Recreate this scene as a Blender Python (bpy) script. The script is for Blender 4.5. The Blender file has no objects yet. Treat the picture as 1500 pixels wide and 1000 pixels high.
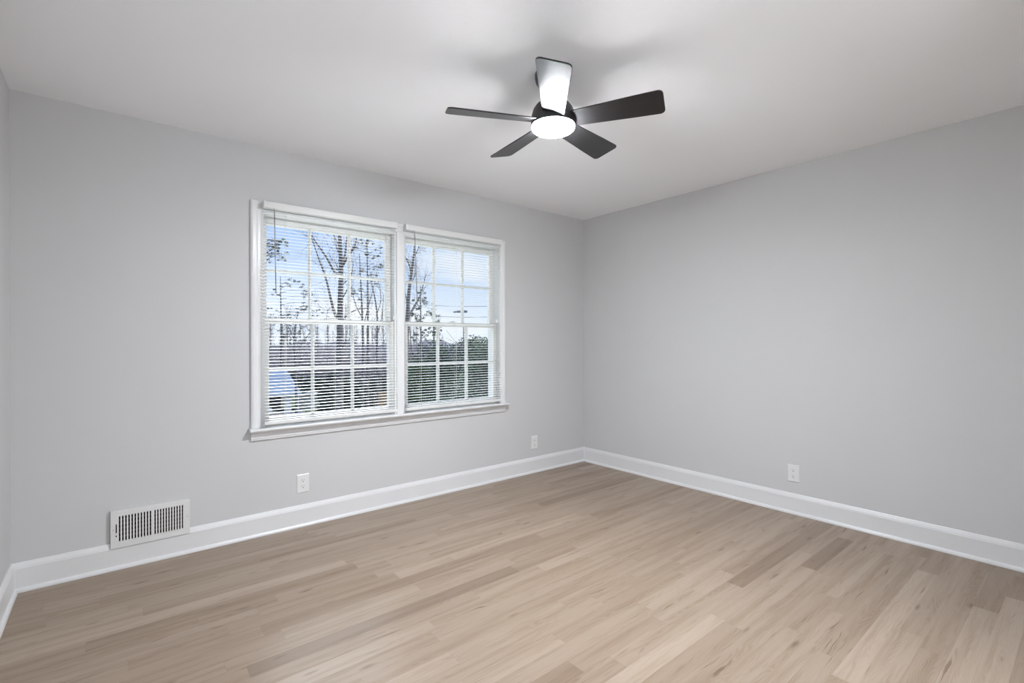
import bpy, math, random
from mathutils import Vector, Matrix
import numpy as np

# ------------------------------------------------------------------ camera, light, exposure
scene = bpy.context.scene
COL = scene.collection
PI = math.pi
CAM = Vector((-3.684, -3.358, 1.21))
YAW = math.radians(39.267)
FPX = 711.2
cam_data = bpy.data.cameras.new('camera')
cam_data.sensor_width = 36.0
cam_data.lens = FPX / 1500.0 * 36.0
cam_data.clip_start = 0.02
cam_data.clip_end = 500
cam = bpy.data.objects.new('camera', cam_data)
cam.location = CAM
cam.rotation_euler = (PI / 2, math.radians(0.17), -YAW)
COL.objects.link(cam)
scene.camera = cam

scene.view_settings.view_transform = 'Standard'
scene.view_settings.look = 'None'
scene.view_settings.exposure = 0.12
scene.view_settings.gamma = 1.0
scene.view_settings.use_curve_mapping = False
scene.cycles.max_bounces = 12
scene.cycles.diffuse_bounces = 8
scene.cycles.transparent_max_bounces = 24
scene.cycles.sample_clamp_indirect = 8.0

SKY_LOW = (0.86, 0.93, 1.03)
SKY_HIGH = (0.34, 0.55, 0.98)
SKY_FILL_POWER = 3400.0
LAMP_STRENGTH = 545.0
HALL_FILL_POWER = 50.0
GROUND_FILL_POWER = 1350.0
SIDE_FILL_POWER = 110.0
REAR_FILL_POWER = 54.0

world = bpy.data.worlds.new('sky')
scene.world = world
world.use_nodes = True
wn = world.node_tree.nodes
wl = world.node_tree.links
wn.clear()
w_out = wn.new('ShaderNodeOutputWorld')
w_bg = wn.new('ShaderNodeBackground')
w_tc = wn.new('ShaderNodeTexCoord')
w_sep = wn.new('ShaderNodeSeparateXYZ')
w_ramp = wn.new('ShaderNodeValToRGB')
w_ramp.color_ramp.elements[0].position = 0.0
w_ramp.color_ramp.elements[0].color = (*SKY_LOW, 1)
w_ramp.color_ramp.elements[1].position = 0.26
w_ramp.color_ramp.elements[1].color = (*SKY_HIGH, 1)
w_map = wn.new('ShaderNodeMapping')
w_map.inputs['Scale'].default_value = (2.0, 2.0, 7.0)
w_noise = wn.new('ShaderNodeTexNoise')
w_noise.inputs['Scale'].default_value = 1.6
w_noise.inputs['Detail'].default_value = 5.0
w_cr = wn.new('ShaderNodeValToRGB')
w_cr.color_ramp.elements[0].position = 0.5
w_cr.color_ramp.elements[0].color = (0, 0, 0, 1)
w_cr.color_ramp.elements[1].position = 0.68
w_cr.color_ramp.elements[1].color = (0.8, 0.8, 0.8, 1)
w_mix = wn.new('ShaderNodeMixRGB')
w_mix.inputs['Color2'].default_value = (1.0, 1.0, 1.02, 1)
wl.new(w_tc.outputs['Generated'], w_sep.inputs[0])
wl.new(w_sep.outputs['Z'], w_ramp.inputs[0])
wl.new(w_tc.outputs['Generated'], w_map.inputs[0])
wl.new(w_map.outputs[0], w_noise.inputs[0])
wl.new(w_noise.outputs[0], w_cr.inputs[0])
wl.new(w_cr.outputs[0], w_mix.inputs['Fac'])
wl.new(w_ramp.outputs[0], w_mix.inputs['Color1'])
wl.new(w_mix.outputs[0], w_bg.inputs['Color'])
w_bg.inputs['Strength'].default_value = 1.0
wl.new(w_bg.outputs[0], w_out.inputs[0])

sun_data = bpy.data.lights.new('sun', 'SUN')
sun_data.energy = 2.6
sun_data.angle = math.radians(2.0)
sun_data.color = (1.0, 0.96, 0.9)
sun = bpy.data.objects.new('sun', sun_data)
sun.rotation_euler = Vector((-1.0, 0.35, -0.75)).to_track_quat('-Z', 'Y').to_euler()
COL.objects.link(sun)


def area_light(name, loc, target, sx, sy, power, color):
    d = bpy.data.lights.new(name, 'AREA')
    d.shape = 'RECTANGLE'
    d.size = sx
    d.size_y = sy
    d.energy = power
    d.color = color
    o = bpy.data.objects.new(name, d)
    o.location = loc
    o.rotation_euler = (Vector(target) - Vector(loc)).to_track_quat('-Z', 'Y').to_euler()
    COL.objects.link(o)
    return o


# added panel standing in for sky light through the two windows
area_light('sky_fill', (-1.8, 13.0, 7.6), (-2.0, 0.0, 1.4), 11.0, 3.6, SKY_FILL_POWER, (0.95, 0.98, 1.0))
# added panel below the view, sending fill up through the windows
area_light('ground_fill', (-1.8, 10.0, -5.0), (-2.0, 0.0, 1.45), 14.0, 5.0, GROUND_FILL_POWER, (0.96, 1.0, 1.03))
# unseen panel added outside the left wall to brighten the ceiling
area_light('side_fill', (-16.0, -2.05, -4.6), (-4.1, -2.05, 1.45), 12.0, 6.0, SIDE_FILL_POWER, (0.97, 0.99, 1.0))
# added panel at the hall's end wall, aimed up as ceiling fill
area_light('rear_fill', (-2.35, -5.40, 0.75), (-2.35, 0.0, 2.4), 2.6, 1.2, REAR_FILL_POWER, (0.93, 0.99, 1.07))
# unseen fill lamp added in the hall, spilling through the rear opening
area_light('hall_fill', (-2.35, -4.5, 2.38), (-2.35, -4.5, 0.0), 1.6, 0.8, HALL_FILL_POWER, (0.95, 1.0, 1.06))


# ------------------------------------------------------------------ helpers
def tag(o, label=None, cat=None, group=None, kind=None):
    if label: o['label'] = label
    if cat: o['category'] = cat
    if group: o['group'] = group
    if kind: o['kind'] = kind
    return o


def empty(name, loc=(0, 0, 0), rz=0.0, **kw):
    o = bpy.data.objects.new(name, None)
    o.empty_display_size = 0.1
    o.location = loc
    o.rotation_euler = (0, 0, rz)
    COL.objects.link(o)
    return tag(o, **kw)


class MB:
    """collects vertices and faces, then links them as one mesh object"""
    def __init__(self):
        self.v = []
        self.f = []
        self.smooth = []

    def add(self, vs, fs, smooth=False):
        b = len(self.v)
        self.v += [tuple(p) for p in vs]
        self.f += [tuple(i + b for i in f) for f in fs]
        self.smooth += [smooth] * len(fs)
        return self

    def box(self, x0, x1, y0, y1, z0, z1):
        x0, x1 = min(x0, x1), max(x0, x1)
        y0, y1 = min(y0, y1), max(y0, y1)
        z0, z1 = min(z0, z1), max(z0, z1)
        return self.add([(x0, y0, z0), (x1, y0, z0), (x1, y1, z0), (x0, y1, z0), (x0, y0, z1), (x1, y0, z1), (x1, y1, z1), (x0, y1, z1)],
                        [(0, 3, 2, 1), (4, 5, 6, 7), (0, 1, 5, 4), (1, 2, 6, 5), (2, 3, 7, 6), (3, 0, 4, 7)])

    def tube(self, pts, rads, n=8, cap=True, smooth=True):
        pts = [Vector(p) for p in pts]
        vs, fs = [], []
        ref = None
        for i, p in enumerate(pts):
            a = pts[max(i - 1, 0)]
            b = pts[min(i + 1, len(pts) - 1)]
            t = (b - a)
            t = t.normalized() if t.length > 1e-9 else Vector((0, 0, 1))
            if ref is None:
                ref = t.cross(Vector((1, 0, 0)) if abs(t.x) < 0.8 else Vector((0, 1, 0))).normalized()
            ref = (ref - t * ref.dot(t)).normalized()
            w = t.cross(ref)
            r = rads[i] if hasattr(rads, '__len__') else rads
            for k in range(n):
                a_ = 2 * PI * k / n
                vs.append(p + ref * (r * math.cos(a_)) + w * (r * math.sin(a_)))
        for i in range(len(pts) - 1):
            for k in range(n):
                fs.append((i * n + k, i * n + (k + 1) % n, (i + 1) * n + (k + 1) % n, (i + 1) * n + k))
        if cap:
            fs.append(tuple(range(n - 1, -1, -1)))
            fs.append(tuple((len(pts) - 1) * n + k for k in range(n)))
        return self.add(vs, fs, smooth)

    def lathe(self, prof, c=(0, 0, 0), n=48):
        """profile of (radius, z) turned about the vertical through c"""
        vs, fs = [], []
        for r, z in prof:
            for k in range(n):
                a = 2 * PI * k / n
                vs.append((c[0] + r * math.cos(a), c[1] + r * math.sin(a), c[2] + z))
        for i in range(len(prof) - 1):
            for k in range(n):
                fs.append((i * n + k, i * n + (k + 1) % n, (i + 1) * n + (k + 1) % n, (i + 1) * n + k))
        fs.append(tuple(range(n)))
        fs.append(tuple((len(prof) - 1) * n + k for k in reversed(range(n))))
        return self.add(vs, fs, True)

    def prism(self, poly, axis, a, b, shear=None):
        """closed polygon of 2D points pushed along an axis from a to b"""
        def P(p, t):
            if axis == 0: return (t, p[0], p[1])
            if axis == 1: return (p[0], t, p[1])
            return (p[0], p[1], t)
        n = len(poly)
        vs = [P(p, a) for p in poly] + [P(p, b) for p in poly]
        fs = [(i, (i + 1) % n, n + (i + 1) % n, n + i) for i in range(n)]
        fs += [tuple(range(n - 1, -1, -1)), tuple(range(n, 2 * n))]
        return self.add(vs, fs)

    def build(self, name, mat, parent=None, bevel=0.0, seg=2):
        me = bpy.data.meshes.new(name)
        me.from_pydata(self.v, [], self.f)
        me.update()
        for p, s in zip(me.polygons, self.smooth):
            p.use_smooth = s
        import bmesh
        bm = bmesh.new()
        bm.from_mesh(me)
        bmesh.ops.recalc_face_normals(bm, faces=bm.faces)
        bm.to_mesh(me)
        bm.free()
        if mat: me.materials.append(mat)
        o = bpy.data.objects.new(name, me)
        COL.objects.link(o)
        if parent: o.parent = parent
        if bevel > 0:
            m = o.modifiers.new('bevel', 'BEVEL')
            m.width = bevel
            m.segments = seg
            m.limit_method = 'ANGLE'
            m.angle_limit = math.radians(35)
        if any(self.smooth) and not all(self.smooth):
            pass
        return o


# ------------------------------------------------------------------ materials
def mat_new(name):
    m = bpy.data.materials.new(name)
    m.use_nodes = True
    nt = m.node_tree
    return m, nt, nt.nodes['Principled BSDF']


def paint(name, col, rough=0.6, var=0.02, scale=6.0, bump=0.0, bscale=180.0, spec=0.5, coat=0.0, metallic=0.0, ior=None):
    m, nt, b = mat_new(name)
    tc = nt.nodes.new('ShaderNodeTexCoord')
    n = nt.nodes.new('ShaderNodeTexNoise')
    n.inputs['Scale'].default_value = scale
    n.inputs['Detail'].default_value = 3
    r = nt.nodes.new('ShaderNodeValToRGB')
    r.color_ramp.elements[0].position = 0.3
    r.color_ramp.elements[1].position = 0.7
    r.color_ramp.elements[0].color = (*[c * (1 - var) for c in col], 1)
    r.color_ramp.elements[1].color = (*[min(1, c * (1 + var)) for c in col], 1)
    nt.links.new(tc.outputs['Object'], n.inputs['Vector'])
    nt.links.new(n.outputs['Fac'], r.inputs['Fac'])
    nt.links.new(r.outputs['Color'], b.inputs['Base Color'])
    b.inputs['Roughness'].default_value = rough
    b.inputs['Specular IOR Level'].default_value = spec
    b.inputs['Metallic'].default_value = metallic
    b.inputs['Coat Weight'].default_value = coat
    if ior: b.inputs['IOR'].default_value = ior
    if bump > 0:
        n2 = nt.nodes.new('ShaderNodeTexNoise')
        n2.inputs['Scale'].default_value = bscale
        n2.inputs['Detail'].default_value = 2
        bp = nt.nodes.new('ShaderNodeBump')
        bp.inputs['Strength'].default_value = bump
        bp.inputs['Distance'].default_value = 0.002
        nt.links.new(tc.outputs['Object'], n2.inputs['Vector'])
        nt.links.new(n2.outputs['Fac'], bp.inputs['Height'])
        nt.links.new(bp.outputs[0], b.inputs['Normal'])
    return m


M = {}
M['wall'] = paint('grey_wall_paint', (0.565, 0.565, 0.565), 0.62, 0.008, 1.5, 0.05, 140, 0.35)
M['ceiling'] = paint('ceiling_paint', (0.895, 0.902, 0.915), 0.8, 0.008, 1.5, 0.06, 120, 0.2)
M['trim'] = paint('white_trim_paint', (0.69, 0.69, 0.69), 0.30, 0.01, 3.0)
M['sash'] = paint('window_sash_paint', (0.70, 0.695, 0.675), 0.38, 0.02, 9.0)
M['plastic'] = paint('white_plastic', (0.70, 0.70, 0.69), 0.3, 0.01, 10.0)
M['vent'] = paint('white_enamelled_steel', (0.68, 0.68, 0.67), 0.36, 0.02, 14.0)
M['dark'] = paint('duct_shade_black', (0.02, 0.02, 0.021), 0.7, 0.1, 20)
M['slot'] = paint('socket_slot', (0.10, 0.10, 0.10), 0.6, 0.1, 20)
M['screw'] = paint('screw_metal', (0.55, 0.54, 0.52), 0.35, 0.05, 30, metallic=0.8)
M['fan_metal'] = paint('satin_black_metal', (0.028, 0.028, 0.030), 0.38, 0.1, 20)
M['fin'] = paint('grey_steel_fins', (0.22, 0.22, 0.22), 0.5, 0.05, 20)
M['cord'] = paint('white_cord', (0.75, 0.75, 0.73), 0.7, 0.03, 40)


def wood_blade():
    m, nt, b = mat_new('black_stained_blade')
    tc = nt.nodes.new('ShaderNodeTexCoord')
    mp = nt.nodes.new('ShaderNodeMapping')
    mp.inputs['Scale'].default_value = (3, 60, 60)
    n = nt.nodes.new('ShaderNodeTexNoise')
    n.inputs['Scale'].default_value = 2.0
    n.inputs['Detail'].default_value = 5
    r = nt.nodes.new('ShaderNodeValToRGB')
    r.color_ramp.elements[0].color = (0.008, 0.008, 0.009, 1)
    r.color_ramp.elements[1].color = (0.022, 0.021, 0.021, 1)
    nt.links.new(tc.outputs['Object'], mp.inputs[0])
    nt.links.new(mp.outputs[0], n.inputs['Vector'])
    nt.links.new(n.outputs['Fac'], r.inputs['Fac'])
    nt.links.new(r.outputs[0], b.inputs['Base Color'])
    b.inputs['Roughness'].default_value = 0.30
    b.inputs['Specular IOR Level'].default_value = 0.4
    b.inputs['Coat Weight'].default_value = 0.15
    b.inputs['Coat Roughness'].default_value = 0.16
    return m


M['blade'] = wood_blade()


def slat_mat():
    m, nt, b = mat_new('white_vinyl_slat')
    b.inputs['Base Color'].default_value = (0.80, 0.80, 0.79, 1)
    b.inputs['Roughness'].default_value = 0.35
    tc = nt.nodes.new('ShaderNodeTexCoord')
    n = nt.nodes.new('ShaderNodeTexNoise')
    n.inputs['Scale'].default_value = 5
    r = nt.nodes.new('ShaderNodeValToRGB')
    r.color_ramp.elements[0].color = (0.71, 0.71, 0.70, 1)
    r.color_ramp.elements[1].color = (0.75, 0.75, 0.74, 1)
    nt.links.new(tc.outputs['Object'], n.inputs['Vector'])
    nt.links.new(n.outputs['Fac'], r.inputs['Fac'])
    nt.links.new(r.outputs[0], b.inputs['Base Color'])
    return m


M['slat'] = slat_mat()


def glass_mat(name, refl=0.06):
    m = bpy.data.materials.new(name)
    m.use_nodes = True
    nt = m.node_tree
    nt.nodes.clear()
    out = nt.nodes.new('ShaderNodeOutputMaterial')
    tr = nt.nodes.new('ShaderNodeBsdfTransparent')
    tr.inputs[0].default_value = (0.97, 0.98, 0.98, 1)
    gl = nt.nodes.new('ShaderNodeBsdfGlossy')
    gl.inputs['Roughness'].default_value = 0.02
    fr = nt.nodes.new('ShaderNodeFresnel')
    fr.inputs['IOR'].default_value = 1.04
    mx = nt.nodes.new('ShaderNodeMixShader')
    nt.links.new(fr.outputs[0], mx.inputs[0])
    nt.links.new(tr.outputs[0], mx.inputs[1])
    nt.links.new(gl.outputs[0], mx.inputs[2])
    nt.links.new(mx.outputs[0], out.inputs[0])
    return m


M['glass'] = glass_mat('window_glass')


def wand_mat():
    m, nt, b = mat_new('clear_plastic_wand')
    b.inputs['Base Color'].default_value = (0.42, 0.42, 0.43, 1)
    b.inputs['Roughness'].default_value = 0.15
    b.inputs['Transmission Weight'].default_value = 0.35
    return m


M['wand'] = wand_mat()


def emit_mat(name, col, s):
    m = bpy.data.materials.new(name)
    m.use_nodes = True
    nt = m.node_tree
    nt.nodes.clear()
    out = nt.nodes.new('ShaderNodeOutputMaterial')
    e = nt.nodes.new('ShaderNodeEmission')
    e.inputs[0].default_value = (*col, 1)
    e.inputs[1].default_value = s
    nt.links.new(e.outputs[0], out.inputs[0])
    return m


M['lamp'] = emit_mat('lit_fan_lamp', (0.955, 0.995, 1.045), LAMP_STRENGTH)


def floor_mat():
    """oak strip floor: UV = metres along and across the board, board_rnd = one random value per board"""
    m, nt, b = mat_new('oak_strip_floor')
    N, L = nt.nodes, nt.links

    def node(t, **kw):
        n = N.new(t)
        for k, v in kw.items():
            if k in n.inputs: n.inputs[k].default_value = v
            else: setattr(n, k, v)
        return n

    uv = node('ShaderNodeUVMap')
    uv.uv_map = 'board'
    rnd = node('ShaderNodeAttribute')
    rnd.attribute_name = 'board_rnd'
    sep = node('ShaderNodeSeparateXYZ')
    L.new(uv.outputs[0], sep.inputs[0])

    def math_(op, a, b_=None, clamp=False):
        n = N.new('ShaderNodeMath')
        n.operation = op
        n.use_clamp = clamp
        for i, x in enumerate((a, b_)):
            if x is None: continue
            if isinstance(x, (int, float)): n.inputs[i].default_value = x
            else: L.new(x, n.inputs[i])
        return n.outputs[0]

    def ramp(fac, stops):
        n = N.new('ShaderNodeValToRGB')
        cr = n.color_ramp
        while len(cr.elements) < len(stops): cr.elements.new(0.5)
        for e, (p, c) in zip(cr.elements, stops):
            e.position = p
            e.color = (*c, 1) if len(c) == 3 else c
        L.new(fac, n.inputs[0])
        return n.outputs[0]

    rs = rnd.outputs['Fac']
    off = math_('MULTIPLY', rs, 37.0)
    u = math_('ADD', sep.outputs['X'], off)
    v = sep.outputs['Y']
    # slow warp that bends the grain
    c1 = node('ShaderNodeCombineXYZ')
    L.new(math_('MULTIPLY', u, 2.2), c1.inputs[0])
    L.new(math_('MULTIPLY', v, 14.0), c1.inputs[1])
    L.new(off, c1.inputs[2])
    warp = node('ShaderNodeTexNoise', Scale=1.0, Detail=2.0)
    L.new(c1.outputs[0], warp.inputs['Vector'])
    # growth rings
    ringc = math_('ADD', math_('MULTIPLY', v, 760.0), math_('MULTIPLY', warp.outputs['Fac'], 95.0))
    ring = math_('SINE', ringc)
    ring = math_('MULTIPLY', math_('ADD', ring, 1.0), 0.5)
    # fine fibres
    c2 = node('ShaderNodeCombineXYZ')
    L.new(math_('MULTIPLY', u, 9.0), c2.inputs[0])
    L.new(math_('MULTIPLY', v, 420.0), c2.inputs[1])
    L.new(off, c2.inputs[2])
    fib = node('ShaderNodeTexNoise', Scale=1.0, Detail=4.0, Roughness=0.6)
    L.new(c2.outputs[0], fib.inputs['Vector'])
    # broad soft streaks
    c3 = node('ShaderNodeCombineXYZ')
    L.new(math_('MULTIPLY', u, 1.6), c3.inputs[0])
    L.new(math_('MULTIPLY', v, 26.0), c3.inputs[1])
    L.new(math_('ADD', off, 11.0), c3.inputs[2])
    streak = node('ShaderNodeTexNoise', Scale=1.0, Detail=3.0, Roughness=0.55)
    L.new(c3.outputs[0], streak.inputs['Vector'])
    # mineral streaks and knots
    c4 = node('ShaderNodeCombineXYZ')
    L.new(math_('MULTIPLY', u, 2.6), c4.inputs[0])
    L.new(math_('ADD', math_('MULTIPLY', v, 34.0), math_('MULTIPLY', warp.outputs['Fac'], 3.0)), c4.inputs[1])
    L.new(math_('ADD', off, 23.0), c4.inputs[2])
    dark = node('ShaderNodeTexNoise', Scale=1.0, Detail=5.0, Roughness=0.6)
    L.new(c4.outputs[0], dark.inputs['Vector'])
    darkm = ramp(dark.outputs['Fac'], [(0.655, (0, 0, 0)), (0.75, (1, 1, 1))])
    c6 = node('ShaderNodeCombineXYZ')
    L.new(math_('MULTIPLY', u, 3.2), c6.inputs[0])
    L.new(math_('ADD', math_('MULTIPLY', v, 95.0), math_('MULTIPLY', warp.outputs['Fac'], 7.0)), c6.inputs[1])
    L.new(math_('ADD', off, 41.0), c6.inputs[2])
    thin = node('ShaderNodeTexNoise', Scale=1.0, Detail=3.0, Roughness=0.5)
    L.new(c6.outputs[0], thin.inputs['Vector'])
    thinm = ramp(thin.outputs['Fac'], [(0.67, (0, 0, 0)), (0.73, (1, 1, 1))])
    c5 = node('ShaderNodeCombineXYZ')
    L.new(math_('MULTIPLY', u, 2.4), c5.inputs[0])
    L.new(math_('MULTIPLY', v, 9.0), c5.inputs[1])
    L.new(math_('ADD', off, 5.0), c5.inputs[2])
    vor = node('ShaderNodeTexVoronoi', Scale=1.0)
    L.new(c5.outputs[0], vor.inputs['Vector'])
    knot = ramp(vor.outputs['Distance'], [(0.03, (1, 1, 1)), (0.11, (0, 0, 0))])

    base = ramp(rs, [(0.0, (0.335, 0.240, 0.166)), (0.12, (0.40, 0.293, 0.206)), (0.35, (0.455, 0.342, 0.248)),
                     (0.6, (0.485, 0.372, 0.276)), (0.85, (0.53, 0.412, 0.310)), (1.0, (0.575, 0.452, 0.345))])

    def mixc(kind, fac, a, b_):
        n = N.new('ShaderNodeMixRGB')
        n.blend_type = kind
        if isinstance(fac, (int, float)): n.inputs[0].default_value = fac
        else: L.new(fac, n.inputs[0])
        for i, x in ((1, a), (2, b_)):
            if isinstance(x, tuple): n.inputs[i].default_value = (*x, 1)
            else: L.new(x, n.inputs[i])
        return n.outputs[0]

    ringamt = math_('MULTIPLY', ring, ramp(streak.outputs['Fac'], [(0.40, (0.06, 0.06, 0.06)), (0.60, (0.50, 0.50, 0.50))]))
    col = mixc('MULTIPLY', ringamt, base, (0.74, 0.68, 0.60))
    col = mixc('MULTIPLY', ramp(streak.outputs['Fac'], [(0.48, (0, 0, 0)), (0.75, (0.6, 0.6, 0.6))]), col, (0.74, 0.69, 0.63))
    col = mixc('MULTIPLY', ramp(fib.outputs['Fac'], [(0.4, (0, 0, 0)), (0.75, (0.38, 0.38, 0.38))]), col, (0.66, 0.60, 0.54))
    col = mixc('MULTIPLY', math_('MULTIPLY', darkm, 0.75), col, (0.42, 0.34, 0.28))
    col = mixc('MULTIPLY', math_('MULTIPLY', thinm, 0.8), col, (0.45, 0.37, 0.31))
    col = mixc('MULTIPLY', math_('MULTIPLY', knot, 0.7), col, (0.36, 0.28, 0.22))
    # joints between boards
    edge = node('ShaderNodeAttribute')
    edge.attribute_name = 'board_size'
    es = node('ShaderNodeSeparateXYZ')
    L.new(edge.outputs['Vector'], es.inputs[0])
    dv = math_('MINIMUM', v, math_('SUBTRACT', es.outputs['Y'], v))
    du = math_('MINIMUM', sep.outputs['X'], math_('SUBTRACT', es.outputs['X'], sep.outputs['X']))
    dm = math_('MINIMUM', dv, du)
    joint = ramp(math_('MULTIPLY', dm, 400.0), [(0.0, (1, 1, 1)), (0.30, (0, 0, 0))])
    col = mixc('MULTIPLY', math_('MULTIPLY', joint, 0.42), col, (0.45, 0.38, 0.32))
    col = mixc('MULTIPLY', 1.0, col, (0.64, 0.645, 0.665))
    L.new(col, b.inputs['Base Color'])
    L.new(ramp(streak.outputs['Fac'], [(0.3, (0.31, 0.31, 0.31)), (0.8, (0.41, 0.41, 0.41))]), b.inputs['Roughness'])
    b.inputs['Specular IOR Level'].default_value = 0.45
    bp = N.new('ShaderNodeBump')
    bp.inputs['Strength'].default_value = 0.12
    bp.inputs['Distance'].default_value = 0.0008
    L.new(math_('SUBTRACT', fib.outputs['Fac'], math_('MULTIPLY', joint, 2.0)), bp.inputs['Height'])
    L.new(bp.outputs[0], b.inputs['Normal'])
    return m


M['floor'] = floor_mat()

# ------------------------------------------------------------------ room shell
W = 4.079          # room width; window wall is y = 0, right wall is x = 0
H = 2.44
YR = -3.60         # rear wall, behind the camera
T = 0.19           # wall thickness

# strip floor, boards parallel to the window wall
rng = random.Random(11)
BW = 0.0826
vs, fs, uvs, rnds, sizes = [], [], [], [], []
y = T * 0 - 0.0
row = 0
while y > -5.4:
    x = 0.02 - rng.uniform(0.0, 0.7) * 0
    y1 = y - BW
    x = -W - 0.02 - rng.uniform(0, 0.9)
    while x < 0.03:
        ln = rng.choice((0.32, 0.42, 0.55, 0.6, 0.75, 0.9, 1.05, 1.25, 1.5)) * rng.uniform(0.9, 1.1)
        xa, xb = max(x, -W - 0.02), min(x + ln, 0.02)
        if xb - xa > 0.001:
            i = len(vs)
            vs += [(xa, y1, 0), (xb, y1, 0), (xb, y, 0), (xa, y, 0)]
            fs.append((i, i + 1, i + 2, i + 3))
            uvs += [(xa - x, 0), (xb - x, 0), (xb - x, BW), (xa - x, BW)]
            rnds.append(min(1.0, max(0.0, rng.gauss(0.5, 0.24))))
            sizes.append((ln, BW, 0))
        x += ln
    y = y1
    row += 1
me = bpy.data.meshes.new('floor')
me.from_pydata(vs, [], fs)
uvl = me.uv_layers.new(name='board')
for i, c in enumerate(uvs):
    uvl.data[i].uv = c
a = me.attributes.new('board_rnd', 'FLOAT', 'FACE')
a.data.foreach_set('value', rnds)
a = me.attributes.new('board_size', 'FLOAT_VECTOR', 'FACE')
a.data.foreach_set('vector', [c for s in sizes for c in s])
me.materials.append(M['floor'])
floor = bpy.data.objects.new('floor', me)
COL.objects.link(floor)
tag(floor, kind='structure')
MB().box(-W - T, T, -5.6, T, -0.3, -0.002).build('floor_subfloor', M['trim'], floor)

tag(MB().box(-W - T, T, -5.6, T, H, H + 0.25).build('ceiling', M['ceiling']), kind='structure')

# window wall with one broad opening
OX0, OX1, OZ0, OZ1 = -2.985, -1.060, 0.655, 2.050
wb = MB()
wb.box(-W - T, OX0, 0, T, 0, H)
wb.box(OX1, T, 0, T, 0, H)
wb.box(OX0, OX1, 0, T, 0, OZ0)
wb.box(OX0, OX1, 0, T, OZ1, H)
tag(wb.build('wall_window', M['wall']), kind='structure')
tag(MB().box(0, T, -5.6, 0, 0, H).build('wall_right', M['wall']), kind='structure')
# left wall; the window opening beside the camera is added to admit fill light
LY0, LY1, LZ0, LZ1 = -2.92, -1.18, 0.90, 2.05
wb = MB()
wb.box(-W - T, -W, -5.6, LY0, 0, H)
wb.box(-W - T, -W, LY1, 0, 0, H)
wb.box(-W - T, -W, LY0, LY1, 0, LZ0)
wb.box(-W - T, -W, LY0, LY1, LZ1, H)
tag(wb.build('wall_left', M['wall']), kind='structure')
# rear wall; its wide doorway is added so hall fill reaches the room
wb = MB()
DX0, DX1, DZ = -3.20, -1.50, 2.06
wb.box(-W, DX0, YR - 0.12, YR, 0, H)
wb.box(DX1, 0, YR - 0.12, YR, 0, H)
wb.box(DX0, DX1, YR - 0.12, YR, DZ, H)
tag(wb.build('wall_rear', M['wall']), kind='structure')
tag(MB().box(-W, 0, -5.6, -5.45, 0, H).build('wall_hall', M['wall']), kind='structure')

# baseboards with mitred ends and a shoe moulding
BB = [(0, 0), (0.015, 0), (0.015, 0.112), (0.0135, 0.117), (0.0125, 0.122), (0.009, 0.130), (0.006, 0.137), (0.0045, 0.1398), (0, 0.1398)]
SHOE = [(0.0150, 0), (0.0290, 0.0), (0.0292, 0.006), (0.0275, 0.012), (0.0240, 0.0168), (0.0195, 0.0195), (0.0150, 0.0205)]


def strip(prof, p0, p1, nrm, m0=1, m1=1):
    """profile (out from wall, up) run from p0 to p1, mitred by m0/m1 at its ends"""
    p0, p1, nrm = Vector(p0), Vector(p1), Vector(nrm)
    d = (p1 - p0).normalized()
    mb = MB()
    n = len(prof)
    a = [p0 + nrm * q[0] + Vector((0, 0, q[1])) + d * (q[0] * m0) for q in prof]
    b = [p1 + nrm * q[0] + Vector((0, 0, q[1])) - d * (q[0] * m1) for q in prof]
    mb.add(a + b, [(i, (i + 1) % n, n + (i + 1) % n, n + i) for i in range(n)] + [tuple(range(n)), tuple(range(2 * n - 1, n - 1, -1))])
    return mb


def baseboard(name, p0, p1, nrm, m0=1, m1=1):
    o = strip(BB, p0, p1, nrm, m0, m1).build(name, M['trim'])
    tag(o, kind='structure')
    strip(SHOE, p0, p1, nrm, m0, m1).build('shoe_moulding', M['trim'], o)


baseboard('baseboard_window', (-W, 0, 0), (0, 0, 0), (0, -1, 0))
baseboard('baseboard_right', (0, 0, 0), (0, YR, 0), (-1, 0, 0))
baseboard('baseboard_left', (-W, 0, 0), (-W, YR, 0), (1, 0, 0))
baseboard('baseboard_rear', (-W, YR, 0), (DX0 - 0.06, YR, 0), (0, 1, 0), 1, 0)

# ------------------------------------------------------------------ window frame, casing, stool
CAS = [(0.0, 0.0), (0.0, 0.013), (0.006, 0.018), (0.014, 0.0195), (0.020, 0.0185), (0.0235, 0.015), (0.027, 0.0145),
       (0.036, 0.0140), (0.040, 0.0115), (0.044, 0.0115), (0.052, 0.0105), (0.058, 0.0100), (0.064, 0.0075), (0.066, 0.0)]
CL0, CL1 = -3.035, -1.024      # outer edges of the side casings
CTOP = 2.096
CW = 0.066


def casing_mesh():
    """three mitred lengths: left, head, right; profile is (in from the outer edge, out from the wall)"""
    mb = MB()
    n = len(CAS)
    path = [(CL0, 0.674, 1, 0), (CL0, CTOP, 1, -1), (CL1, CTOP, -1, -1), (CL1, 0.674, -1, 0)]
    vs = []
    for (x, z, sx, sz) in path:
        for (q, h) in CAS:
            vs.append((x + sx * q, -h, z + sz * q))
    fs = []
    for i in range(3):
        for k in range(n - 1):
            fs.append((i * n + k, i * n + k + 1, (i + 1) * n + k + 1, (i + 1) * n + k))
    for i in (0, 3):
        fs.append(tuple(i * n + k for k in range(n)))
    return mb.add(vs, fs)


tag(casing_mesh().build('trim_1', M['trim']), kind='structure')
# flat mullion board between the two windows
mb = MB()
mb.prism([(-2.055, 0.0), (-2.055, -0.009), (-2.051, -0.012), (-1.994, -0.012), (-1.990, -0.009), (-1.990, 0.0)], 2, 0.674, 2.030)
tag(mb.build('trim_2', M['trim']), kind='structure')
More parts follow.
